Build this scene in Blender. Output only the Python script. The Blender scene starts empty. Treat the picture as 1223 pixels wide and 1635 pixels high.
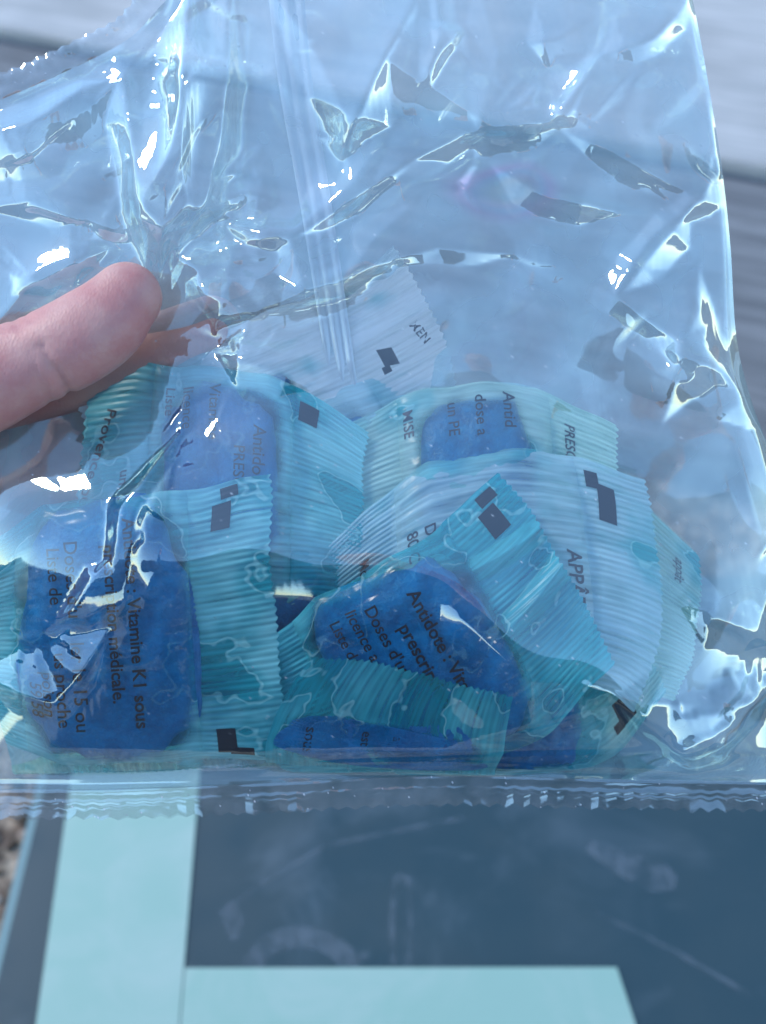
import bpy, bmesh, math, random
import numpy as np
from mathutils import Vector

# ------------------------------------------------------------------ camera, sky, sun, exposure
scene = bpy.context.scene
COL = scene.collection
FPX, IW, IH = 1500.0, 1223.0, 1635.0          # focal length and size of the photograph in its own pixels
PITCH = math.radians(53)                      # camera looks this far below the horizon
DB = 0.25                                     # camera to the middle of the bag (m)
MM = 0.001
PXM = DB / FPX                                # metres per photograph pixel at the bag's depth

CAM = np.array([0.0, 0.0, 0.64])
AX = np.array([1.0, 0.0, 0.0])
AN = np.array([0.0, -math.cos(PITCH), math.sin(PITCH)])     # from the bag towards the camera
AY = np.array([0.0, math.sin(PITCH), math.cos(PITCH)])      # up along the bag

cam_d = bpy.data.cameras.new('camera')
cam = bpy.data.objects.new('camera', cam_d); COL.objects.link(cam)
cam.location = CAM
cam.rotation_euler = (math.pi/2 - PITCH, 0, 0)
cam_d.sensor_fit = 'HORIZONTAL'; cam_d.sensor_width = 36.0
cam_d.lens = 36.0 * FPX / IW
cam_d.clip_start = 0.01; cam_d.clip_end = 500
cam_d.dof.use_dof = True
cam_d.dof.focus_distance = 0.236
cam_d.dof.aperture_fstop = cam_d.lens / 3.4
scene.camera = cam

SUN_EL, SUN_AZ = math.radians(44), math.radians(-66)        # azimuth from +Y, clockwise positive
world = bpy.data.worlds.new('World'); scene.world = world; world.use_nodes = True
wn = world.node_tree.nodes; wl = world.node_tree.links
sky = wn.new('ShaderNodeTexSky'); sky.sky_type = 'NISHITA'; sky.sun_disc = False
sky.sun_elevation = SUN_EL; sky.sun_rotation = SUN_AZ
sky.air_density = 1.0; sky.dust_density = 0.2; sky.ozone_density = 0.3; sky.altitude = 1500
bg = wn['Background']; bg.inputs[1].default_value = 0.15
wl.new(sky.outputs[0], bg.inputs[0])

sun_d = bpy.data.lights.new('sun', 'SUN'); sun_d.energy = 0.8; sun_d.angle = math.radians(10)
sun_d.color = (1.0, 0.93, 0.82)
sun = bpy.data.objects.new('sun', sun_d); COL.objects.link(sun)
sd = Vector((math.sin(SUN_AZ)*math.cos(SUN_EL), math.cos(SUN_AZ)*math.cos(SUN_EL), math.sin(SUN_EL)))
sun.rotation_euler = sd.to_track_quat('Z', 'Y').to_euler()

scene.view_settings.view_transform = 'Standard'
scene.view_settings.look = 'None'
scene.view_settings.gamma = 1.0
scene.view_settings.use_curve_mapping = False
scene.view_settings.exposure = 1.42
scene.render.engine = 'CYCLES'
scene.cycles.use_denoising = True
scene.cycles.use_adaptive_sampling = True
scene.cycles.adaptive_threshold = 0.015
scene.cycles.max_bounces = 9
scene.cycles.transparent_max_bounces = 24
scene.cycles.transmission_bounces = 8
scene.cycles.glossy_bounces = 3
scene.cycles.diffuse_bounces = 2
scene.cycles.caustics_reflective = False
scene.cycles.caustics_refractive = False
scene.cycles.sample_clamp_indirect = 6.0

# ------------------------------------------------------------------ helpers
rng = np.random.RandomState(7)
TILT = math.tan(math.radians(5))              # the bag hangs: its top leans towards the camera

def W(px, py, h):
    """bag coordinates (photo pixels across the bag plane, height in mm towards the camera) -> world"""
    px = np.asarray(px, float); py = np.asarray(py, float); h = np.asarray(h, float) * MM
    h = h + (817.5 - py) * PXM * TILT
    d = DB - h
    x = (px - IW/2) / FPX * d; y = -(py - IH/2) / FPX * d
    return CAM + x[..., None]*AX + y[..., None]*AY - d[..., None]*AN

def G(px, py, z):
    """the point of the level plane at height z that the photograph shows at a pixel"""
    d = (px-IW/2)/FPX*AX - (py-IH/2)/FPX*AY - AN
    k = (z - CAM[2]) / d[2]
    return CAM + d*k

def perlin(x, y, seed=0):
    r = np.random.RandomState(seed)
    ang = r.rand(64, 64) * 2*np.pi
    gx, gy = np.cos(ang), np.sin(ang)
    x = np.asarray(x, float); y = np.asarray(y, float)
    xi, yi = np.floor(x).astype(int), np.floor(y).astype(int)
    fx, fy = x-xi, y-yi
    u = fx*fx*fx*(fx*(fx*6-15)+10); v = fy*fy*fy*(fy*(fy*6-15)+10)
    def g(a, b, dx, dy):
        return gx[a % 64, b % 64]*dx + gy[a % 64, b % 64]*dy
    n00 = g(xi, yi, fx, fy); n10 = g(xi+1, yi, fx-1, fy)
    n01 = g(xi, yi+1, fx, fy-1); n11 = g(xi+1, yi+1, fx-1, fy-1)
    return (n00*(1-u)+n10*u)*(1-v) + (n01*(1-u)+n11*u)*v

def fbm(x, y, seed=0, oct=3):
    s = 0; a = 1.0; f = 1.0
    for i in range(oct):
        s = s + a*perlin(x*f, y*f, seed+i); a *= .5; f *= 2.03
    return s

def sstep(a, b, x):
    t = np.clip((x-a)/(b-a), 0, 1); return t*t*(3-2*t)

def mesh_from(name, verts, faces, smooth=True, mats=()):
    me = bpy.data.meshes.new(name)
    verts = np.asarray(verts, dtype=np.float32).reshape(-1, 3)
    if isinstance(faces, np.ndarray) and faces.ndim == 2:
        n, k = faces.shape
        me.vertices.add(len(verts)); me.vertices.foreach_set('co', verts.ravel())
        me.loops.add(n*k); me.loops.foreach_set('vertex_index', faces.astype(np.int32).ravel())
        me.polygons.add(n)
        me.polygons.foreach_set('loop_start', np.arange(0, n*k, k, dtype=np.int32))
        me.update(calc_edges=True); me.validate()
    else:
        me.from_pydata([tuple(v) for v in verts], [], [tuple(f) for f in faces]); me.update()
    for m in mats: me.materials.append(m)
    if smooth:
        me.polygons.foreach_set('use_smooth', np.ones(len(me.polygons), dtype=bool))
    return me

def link(name, me, mat=None, parent=None):
    o = bpy.data.objects.new(name, me); COL.objects.link(o)
    if mat is not None and me is not None and not me.materials: me.materials.append(mat)
    if parent is not None: o.parent = parent
    return o

def root(name, loc, label, cat, group=None):
    o = bpy.data.objects.new(name, None); COL.objects.link(o)
    o.empty_display_size = 0.01
    o.location = loc
    tag(o, label, cat, group); return o

def tag(o, label, cat, group=None):
    o['label'] = label; o['category'] = cat
    if group: o['group'] = group

def grid_faces(nu, nv):
    i = np.arange(nu-1)[:, None]*nv + np.arange(nv-1)[None, :]
    return np.stack([i, i+nv, i+nv+1, i+1], -1).reshape(-1, 4)

def attr(me, name, vals):
    a = me.attributes.new(name, 'FLOAT', 'POINT')
    a.data.foreach_set('value', np.asarray(vals, dtype=np.float32).ravel())

# ---- materials
def mat_new(name):
    m = bpy.data.materials.new(name); m.use_nodes = True
    nt = m.node_tree
    for n in list(nt.nodes): nt.nodes.remove(n)
    out = nt.nodes.new('ShaderNodeOutputMaterial')
    return m, nt, out

class NT:
    def __init__(s, nt): s.nt = nt
    def n(s, typ, **kw):
        nd = s.nt.nodes.new(typ)
        for k, v in kw.items(): setattr(nd, k, v)
        return nd
    def put(s, sock, val):
        if hasattr(val, 'is_output') or isinstance(val, bpy.types.NodeSocket): s.nt.links.new(val, sock)
        else: sock.default_value = val
    def math(s, op, a, b=0.0, clamp=False):
        nd = s.n('ShaderNodeMath', operation=op); nd.use_clamp = clamp
        s.put(nd.inputs[0], a); s.put(nd.inputs[1], b); return nd.outputs[0]
    def ramp(s, x, lo, hi, a=0.0, b=1.0):
        nd = s.n('ShaderNodeMapRange'); nd.interpolation_type = 'SMOOTHSTEP'
        s.put(nd.inputs[0], x); s.put(nd.inputs[1], lo); s.put(nd.inputs[2], hi); s.put(nd.inputs[3], a); s.put(nd.inputs[4], b)
        return nd.outputs[0]
    def noise(s, vec, scale, detail=3.0, rough=0.5, dist=0.0):
        nd = s.n('ShaderNodeTexNoise')
        if vec is not None: s.put(nd.inputs['Vector'], vec)
        nd.inputs['Scale'].default_value = scale; nd.inputs['Detail'].default_value = detail
        nd.inputs['Roughness'].default_value = rough; nd.inputs['Distortion'].default_value = dist
        return nd.outputs[0]
    def mixc(s, f, a, b):
        nd = s.n('ShaderNodeMix', data_type='RGBA')
        s.put(nd.inputs[0], f); s.put(nd.inputs[6], a); s.put(nd.inputs[7], b); return nd.outputs[2]
    def mixs(s, f, a, b):
        nd = s.n('ShaderNodeMixShader'); s.put(nd.inputs[0], f)
        s.nt.links.new(a, nd.inputs[1]); s.nt.links.new(b, nd.inputs[2]); return nd.outputs[0]
    def bump(s, h, strength, dist):
        nd = s.n('ShaderNodeBump'); s.put(nd.inputs['Height'], h)
        nd.inputs['Strength'].default_value = strength; nd.inputs['Distance'].default_value = dist
        return nd.outputs[0]
    def schlick(s, f0, nrm=None, top=0.9):
        g = s.n('ShaderNodeNewGeometry')
        d = s.n('ShaderNodeVectorMath', operation='DOT_PRODUCT')
        s.put(d.inputs[0], g.outputs['Incoming']); s.put(d.inputs[1], nrm if nrm is not None else g.outputs['Normal'])
        c = s.math('SUBTRACT', 1.0, s.math('ABSOLUTE', d.outputs['Value']), True)
        return s.math('ADD', f0, s.math('MULTIPLY', s.math('POWER', c, 4.0), top-f0), True)
    def coord(s, which='Object'):
        return s.n('ShaderNodeTexCoord').outputs[which]
    def mapping(s, vec, scale=(1,1,1), rot=(0,0,0)):
        nd = s.n('ShaderNodeMapping'); s.put(nd.inputs[0], vec)
        nd.inputs[2].default_value = rot; nd.inputs[3].default_value = scale; return nd.outputs[0]

def principled(name, base, rough=0.5, **kw):
    m, nt, out = mat_new(name); t = NT(nt)
    p = t.n('ShaderNodeBsdfPrincipled')
    p.inputs['Base Color'].default_value = (*base, 1); p.inputs['Roughness'].default_value = rough
    for k, v in kw.items(): p.inputs[k].default_value = v
    nt.links.new(p.outputs[0], out.inputs[0])
    return m, t, p

def film_material(name, f0, haze, haze_col, rough=0.02, tint=(0.96, 0.975, 0.98)):
    """clear stretched packaging film: see-through, mirror-like, a trace of milky haze"""
    m, nt, out = mat_new(name); t = NT(nt)
    hz_a = t.n('ShaderNodeAttribute', attribute_name='haze').outputs['Fac']
    ir_a = t.n('ShaderNodeAttribute', attribute_name='stress').outputs['Fac']
    fr = t.schlick(f0)
    gl = t.n('ShaderNodeBsdfGlossy'); gl.inputs['Roughness'].default_value = rough
    # local interference tints of the stretched film
    irid = t.n('ShaderNodeValToRGB')
    el = irid.color_ramp.elements
    CY = (.85, 1.0, .97, 1)  # cyan put into the gloss colour to shift the reflected sky's hue
    el[0].position = 0.0; el[0].color = CY
    el[1].position = 1.0; el[1].color = CY
    for pos, c in ((0.62, CY), (0.70, (1.0, .66, .88, 1)), (0.76, (.5, .95, 1.0, 1)), (0.83, (1, .93, .75, 1)), (0.9, CY)):
        e = el.new(pos); e.color = c
    nt.links.new(ir_a, irid.inputs[0])
    nt.links.new(irid.outputs[0], gl.inputs['Color'])
    tr = t.n('ShaderNodeBsdfTransparent'); tr.inputs[0].default_value = (*tint, 1)
    di = t.n('ShaderNodeBsdfDiffuse'); di.inputs[0].default_value = (*haze_col, 1)
    base = t.mixs(t.math('MULTIPLY', hz_a, haze, True), tr.outputs[0], di.outputs[0])
    nt.links.new(t.mixs(fr, base, gl.outputs[0]), out.inputs[0])
    return m

M = {}
M['film'] = film_material('clear_film', 0.195, 0.018, (0.8, 0.88, 0.92), 0.03)
M['film_back'] = film_material('clear_film_back', 0.24, 0.34, (0.56, 0.85, 0.93), 0.04)
M['seal'] = film_material('sealed_film', 0.14, 0.06, (0.82, 0.86, 0.9), 0.06)
M['seam'] = film_material('seam_film', 0.16, 0.5, (0.8, 0.88, 0.94), 0.1)

def wrapper_material(name, dry, dry_tint, dry_opac=0.4):
    """sachet film: dry it is milky, soaked with the oily bait it turns clear and teal"""
    m, nt, out = mat_new(name); t = NT(nt)
    wet = t.n('ShaderNodeAttribute', attribute_name='wet').outputs['Fac']
    stain_v = t.n('ShaderNodeAttribute', attribute_name='oil').outputs['Fac']
    grain_ribs = t.n('ShaderNodeAttribute', attribute_name='grain_ribs').outputs['Fac']
    stain = t.math('ADD', t.ramp(stain_v, 0.15, 0.6, 0.0, 0.65), t.ramp(stain_v, 0.48, 0.52, 0.0, 0.35), True)
    rim = t.math('MULTIPLY', t.ramp(stain_v, 0.47, 0.495), t.ramp(stain_v, 0.53, 0.505))
    opac = t.math('MULTIPLY', t.ramp(wet, 0.0, 1.0, dry_opac, 0.03), grain_ribs)
    opac = t.math('MULTIPLY', opac, t.ramp(stain, 0, 1, 1.0, 0.62))
    opac = t.math('ADD', opac, t.math('MULTIPLY', rim, 0.13), True)
    tint_c = t.mixc(stain, (*dry_tint, 1), (0.25, 0.88, 0.92, 1))
    tr = t.n('ShaderNodeBsdfTransparent'); nt.links.new(tint_c, tr.inputs[0])
    dcol = t.mixc(rim, t.mixc(stain, (*dry, 1), (0.03, 0.62, 0.70, 1)), (0.5, 0.97, 0.98, 1))
    di = t.n('ShaderNodeBsdfDiffuse'); nt.links.new(dcol, di.inputs[0])
    tl = t.n('ShaderNodeBsdfTranslucent'); nt.links.new(dcol, tl.inputs[0])
    s = t.mixs(opac, tr.outputs[0], t.mixs(0.22, di.outputs[0], tl.outputs[0]))
    gl = t.n('ShaderNodeBsdfGlossy'); nt.links.new(t.ramp(wet, 0, 1, .28, .16), gl.inputs['Roughness'])
    s = t.mixs(t.schlick(0.022, None, .45), s, gl.outputs[0])
    nt.links.new(s, out.inputs[0])
    return m

def paste_material(name, c1, c2):
    m, t, p = principled(name, c1, 0.32)
    nt = m.node_tree; co = t.coord()
    n = t.noise(co, 110, 5, 0.62, 0.5)
    nt.links.new(t.mixc(t.ramp(n, 0.3, 0.7), (*c1, 1), (*c2, 1)), p.inputs['Base Color'])
    nt.links.new(t.bump(t.noise(co, 260, 5, 0.65), 0.8, 0.0015), p.inputs['Normal'])
    return m
M['paste'] = paste_material('blue_bait_paste', (0.0002, 0.125, 0.345), (0.0004, 0.24, 0.55))
M['ink'], _, _ = principled('black_ink', (0.012, 0.014, 0.03), 0.5)

# ------------------------------------------------------------------ setting: ground, timbers
m, t, p = principled('gravel_ground', (0.2, 0.16, 0.13), 0.9); nt = m.node_tree
co = t.coord()
v = t.n('ShaderNodeTexVoronoi'); v.inputs['Scale'].default_value = 90; nt.links.new(co, v.inputs['Vector'])
c = t.mixc(t.noise(co, 3, 4), (0.34, 0.28, 0.21, 1), (0.50, 0.43, 0.34, 1))
nt.links.new(t.mixc(t.ramp(v.outputs['Distance'], 0.2, 0.75), c, (0.16, 0.12, 0.09, 1)), p.inputs['Base Color'])
nt.links.new(t.bump(v.outputs['Distance'], 0.8, 0.006), p.inputs['Normal'])
M['ground'] = m
S = 150
g = link('ground', mesh_from('ground', [(-S, -S, 0), (S, -S, 0), (S, S, 0), (-S, S, 0)], [(0, 1, 2, 3)], False), M['ground'])
g['kind'] = 'structure'

# loose gravel near the panel's corner
M['stone'], t, p = principled('gravel_stone', (0.3, 0.24, 0.2), 0.85); nt = M['stone'].node_tree
oi = t.n('ShaderNodeNewGeometry')
rp = t.n('ShaderNodeValToRGB'); e = rp.color_ramp.elements
e[0].color = (0.10, 0.07, 0.05, 1); e[1].color = (0.46, 0.42, 0.38, 1); x = e.new(0.5); x.color = (0.24, 0.17, 0.12, 1)
nt.links.new(oi.outputs['Random Per Island'], rp.inputs[0]); nt.links.new(rp.outputs[0], p.inputs['Base Color'])
bm = bmesh.new(); bmesh.ops.create_icosphere(bm, subdivisions=1, radius=1)
sv = np.array([v.co[:] for v in bm.verts]); sf = np.array([[v.index for v in f.verts] for f in bm.faces]); bm.free()
vs, fs = [], []
c0 = G(20, 1420, 0)
for i in range(2600):
    r = 0.0025 + 0.0065*rng.rand()**2
    cx = c0[0] - 0.22 + 0.30*rng.rand(); cy = c0[1] - 0.2 + 0.9*rng.rand()
    k = sv * (1 + 0.35*(rng.rand(len(sv), 1)-.5)) * np.array([r, r*(.6+.4*rng.rand()), r*(.5+.3*rng.rand())])
    a = rng.rand()*6.3; ca, sa = math.cos(a), math.sin(a)
    k = np.stack([k[:, 0]*ca-k[:, 1]*sa, k[:, 0]*sa+k[:, 1]*ca, k[:, 2]], -1)
    fs.append(sf + len(sv)*i); vs.append(k + np.array([cx, cy, r*.3]))
gr = link('gravel', mesh_from('gravel', np.concatenate(vs), np.concatenate(fs), False), M['stone'])
gr['kind'] = 'stuff'

# grey weathered timbers beyond the panel; their joint slants across the top of the photograph
def wood_material(name, c1, c2):
    m, t, p = principled(name, c1, 0.75); nt = m.node_tree
    co = t.mapping(t.coord(), scale=(2.2, 30, 30))
    n = t.noise(co, 3.0, 6, 0.62, 0.4)
    n2 = t.noise(t.coord(), 5, 3)
    cc = t.mixc(t.ramp(n, 0.3, 0.72), (*c1, 1), (*c2, 1))
    nt.links.new(t.mixc(t.ramp(n2, 0.4, 0.7, 0.0, 0.35), cc, (c1[0]*.6, c1[1]*.6, c1[2]*.6, 1)), p.inputs['Base Color'])
    nt.links.new(t.bump(n, 0.5, 0.004), p.inputs['Normal'])
    return m
M['wood_l'] = wood_material('pale_weathered_wood', (0.36, 0.375, 0.365), (0.54, 0.55, 0.53))
M['wood_d'] = wood_material('grey_weathered_wood', (0.11, 0.12, 0.126), (0.23, 0.245, 0.25))

def rounded_box(sx, sy, sz, r=0.004, seg=2):
    bm = bmesh.new(); bmesh.ops.create_cube(bm, size=1)
    for v in bm.verts: v.co.x *= sx; v.co.y *= sy; v.co.z = (v.co.z+.5)*sz
    bmesh.ops.bevel(bm, geom=list(bm.edges), offset=r, segments=seg, affect='EDGES', profile=.6)
    me = bpy.data.meshes.new('box'); bm.to_mesh(me); bm.free(); return me

zt = 0.05
a_ = G(0, 62, zt); b_ = G(1223, 288, zt)
dirv = (b_-a_)[:2]; dirv /= np.linalg.norm(dirv); nor = np.array([-dirv[1], dirv[0]])
mid = (a_+b_)[:2]/2
ang = math.atan2(dirv[1], dirv[0])
labels = ['pale weathered timber farthest behind the bag, above the slanting dark joint',
          'wide grey weathered timber behind the bag, below the slanting dark joint']
wid = [0.42, 0.40]
offs = [0.006 + wid[0]/2, -0.006 - wid[1]/2]
for i in range(2):
    me = rounded_box(2.6, wid[i], zt + (0.012 if i == 0 else 0), 0.006, 3)
    o = link('timber_plank', me, M['wood_l'] if i == 0 else M['wood_d'])
    q = mid + nor*offs[i]
    o.location = (q[0], q[1], 0.0); o.rotation_euler = (0, 0, ang)
    tag(o, labels[i], 'plank', 'timbers behind the bag')

# dark panel with its pale mint border
M['slate'], t, p = principled('dark_slate_paint', (0.02, 0.04, 0.07), 0.38); nt = M['slate'].node_tree
co = t.coord()
dust = t.ramp(t.noise(co, 9, 5, 0.6, 0.8), 0.55, 0.8, 0.0, 0.22)
scr = t.ramp(t.noise(t.mapping(co, scale=(1.5, 14, 1), rot=(0, 0, .45)), 3, 4, 0.6, 1.5), 0.62, 0.8, 0.0, 0.16)
f = t.math('ADD', dust, scr, True)
nt.links.new(t.mixc(f, (0.025, 0.062, 0.078, 1), (0.24, 0.31, 0.37, 1)), p.inputs['Base Color'])
nt.links.new(t.ramp(t.noise(co, 20, 3), 0.3, 0.7, 0.3, 0.5), p.inputs['Roughness'])
M['mint'], t, p = principled('mint_paint', (0.30, 0.58, 0.55), 0.5); nt = M['mint'].node_tree
co = t.coord()
nt.links.new(t.mixc(t.ramp(t.noise(co, 14, 5, 0.6, 1.0), 0.45, 0.75, 0, 0.5), (0.285, 0.48, 0.415, 1), (0.42, 0.55, 0.51, 1)), p.inputs['Base Color'])
M['edge'], _, _ = principled('panel_edge', (0.16, 0.30, 0.32), 0.5)
M['pale_marks'], t, p = principled('pale_mark', (0.3, 0.38, 0.46), 0.7)
nt = M['pale_marks'].node_tree
tr = t.n('ShaderNodeBsdfTransparent')
mx = t.mixs(t.ramp(t.noise(t.coord(), 60, 4, 0.7), 0.35, 0.7, 0.01, 0.24), tr.outputs[0], p.outputs[0])
nt.links.new(mx, nt.nodes['Material Output'].inputs[0])

ZP = 0.03
pl0 = G(58, 1310, ZP); pl1 = G(-12, 1600, ZP)           # left outer edge
pnl = root('dark_panel', (pl0[0], pl0[1], 0), 'dark slate blue panel with pale mint border lying under the bag', 'panel')
PO = np.array([pl0[0], pl0[1], 0.0])
def flat(name, pts, z, thick, mat, parent):
    """a flat slab with the given outline, its top at height z"""
    bm = bmesh.new()
    vv = [bm.verts.new((q[0]-PO[0], q[1]-PO[1], z-thick)) for q in pts]
    f = bm.faces.new(vv)
    if f.normal.z > 0: pass
    r = bmesh.ops.extrude_face_region(bm, geom=[f])
    for v in r['geom']:
        if isinstance(v, bmesh.types.BMVert): v.co.z = z
    bmesh.ops.recalc_face_normals(bm, faces=bm.faces)
    me = bpy.data.meshes.new(name); bm.to_mesh(me); bm.free()
    return link(name, me, mat, parent)
dl = (pl1-pl0); dl /= np.linalg.norm(dl)
far_l = pl0 - dl*0.19; near_l = pl0 + dl*0.40
right = 0.95
flat('panel_board', [near_l, (right, near_l[1]-.0), (right, far_l[1]), far_l], ZP, 0.022, M['slate'], pnl)
w_ = 0.007
flat('panel_edge', [near_l-AX*w_, near_l-AX*.0004, far_l-AX*.0004, far_l-AX*w_], ZP-0.004, 0.018, M['edge'], pnl)
A0 = G(106, 1300, ZP); A1 = G(52, 1680, ZP); B0 = G(314, 1300, ZP); B1 = G(294, 1546, ZP)
def ext(p, q, k): return p + (q-p)*k
topA = ext(A1, A0, 1.5); topB = ext(B1, B0, 1.9)
Bl = ext(B0, B1, 1.75); Al = ext(A0, A1, 1.12)
flat('mint_band', [Al, Bl, topB, topA], ZP+0.0012, 0.001, M['mint'], pnl)
C0 = G(984, 1545, ZP); C1 = G(1022, 1660, ZP)
c2 = ext(C0, C1, 1.6); gap = np.array([.0007, 0, 0])
flat('mint_band', [Bl+gap, c2, C0, B1+gap], ZP+0.0013, 0.001, M['mint'], pnl)
def pale_stroke(pts, wpx):  # pale, partly see-through strokes lying on the panel
    vs, fs = [], []
    n = len(pts)
    for i, (x, y) in enumerate(pts):
        x0, y0 = pts[max(i-1, 0)]; x1, y1 = pts[min(i+1, n-1)]
        tx, ty = x1-x0, y1-y0; L = math.hypot(tx, ty); nx, ny = -ty/L, tx/L
        w = wpx[i] if isinstance(wpx, list) else wpx
        for s in (-1, 1):
            q = G(x+nx*w*s/2, y+ny*w*s/2, ZP+.0005) - PO; vs.append(q)
    for i in range(n-1): fs.append((2*i, 2*i+1, 2*i+3, 2*i+2))
    return link('pale_mark', mesh_from('pale_stroke', vs, fs), M['pale_marks'], pnl)
pale_stroke([(480+80*math.cos(a), 1556-60*math.sin(a)) for a in np.linspace(-.1, 3.0, 24)], 34)
cap = [(628, 1540), (626, 1480), (628, 1420), (633, 1402), (641, 1398), (650, 1404), (655, 1422), (655, 1480), (654, 1540)]
pale_stroke(cap, 9)
pale_stroke([(580, 1520), (581, 1526), (582, 1532)], 16)
pale_stroke([(370, 1440), (372, 1470), (374, 1500)], [14, 34, 10])
pale_stroke([(940, 1350), (990, 1375), (1050, 1400), (1080, 1410)], [20, 42, 52, 20])
pale_stroke([(350, 1460), (420, 1410), (520, 1350), (640, 1325), (760, 1302)], 6)
pale_stroke([(285, 1556), (300, 1550), (330, 1552)], [10, 22, 8])  # scuffed corner of the mint border
pale_stroke([(950, 1455), (1080, 1520), (1200, 1590)], 8)

# ------------------------------------------------------------------ sachets of bait
WRAPS = [wrapper_material('sachet_film_a', (0.36, 0.90, 0.95), (0.74, 0.965, 0.985), .58),
         wrapper_material('sachet_film_b', (0.15, 0.76, 0.84), (0.60, 0.955, 0.975), .54),
         wrapper_material('sachet_film_c', (0.90, 0.98, 0.99), (0.93, 0.985, 0.99), .86),
         wrapper_material('sachet_film_d', (0.62, 0.96, 0.88), (0.84, 0.99, 0.95), .60),
         wrapper_material('sachet_film_e', (0.60, 0.92, 0.98), (0.84, 0.975, 0.99), .60)]

def front_base(x, y):
    return 3.5 + 24.0*plateau(x, y)
def back_base(x, y):
    return -3.0 - 13.0*plateau(x, y)
CRX = [-220, 100, 430, 560, 700, 850, 1000, 1320]
CRY = [960, 905, 900, 905, 950, 1075, 1108, 1120]
def plateau(x, y):
    """0 at the rim of the heap, 1 along its crest; the crest runs slanting across the bag"""
    yc = np.interp(x, CRX, CRY) + 38*perlin(np.asarray(x, float)/190., 0*np.asarray(x, float)+.5, 301)
    up = 1-np.clip((yc-y)/(yc-430.), 0, 1); up = up*up*(3-2*up)*.35 + .65*np.sin(up*np.pi/2)
    dn = np.clip((1252.-y)/(1252.-yc), 0, 1)
    v = np.where(y < yc, up, dn)
    q = np.clip(np.abs(y-yc)/70., 0, 1); v = v - .06*(1-q)**2
    e = np.clip(1-(np.abs(x-575)/720.)**3.0, 0, 1)
    return v*sstep(0, 1, e*1.1)
def in_bag(x, y, z):
    """the bag crowds its contents: they crumple up against the seal and stay between the films"""
    y = np.where(y > 1150, 1150 + 95*np.tanh((y-1150)/95.), y)
    hi = front_base(x, y)*sstep(1256, 1200, y) - 1.2; lo = back_base(x, y)*sstep(1256, 1200, y) + .8
    mid = (hi+lo)/2; hw = np.maximum((hi-lo)/2, .4); q = (z-mid)/hw
    q = np.where(np.abs(q) > .8, np.sign(q)*(.8+.2*np.tanh((np.abs(q)-.8)/.2)), q)
    return x, y, mid+q*hw

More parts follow.
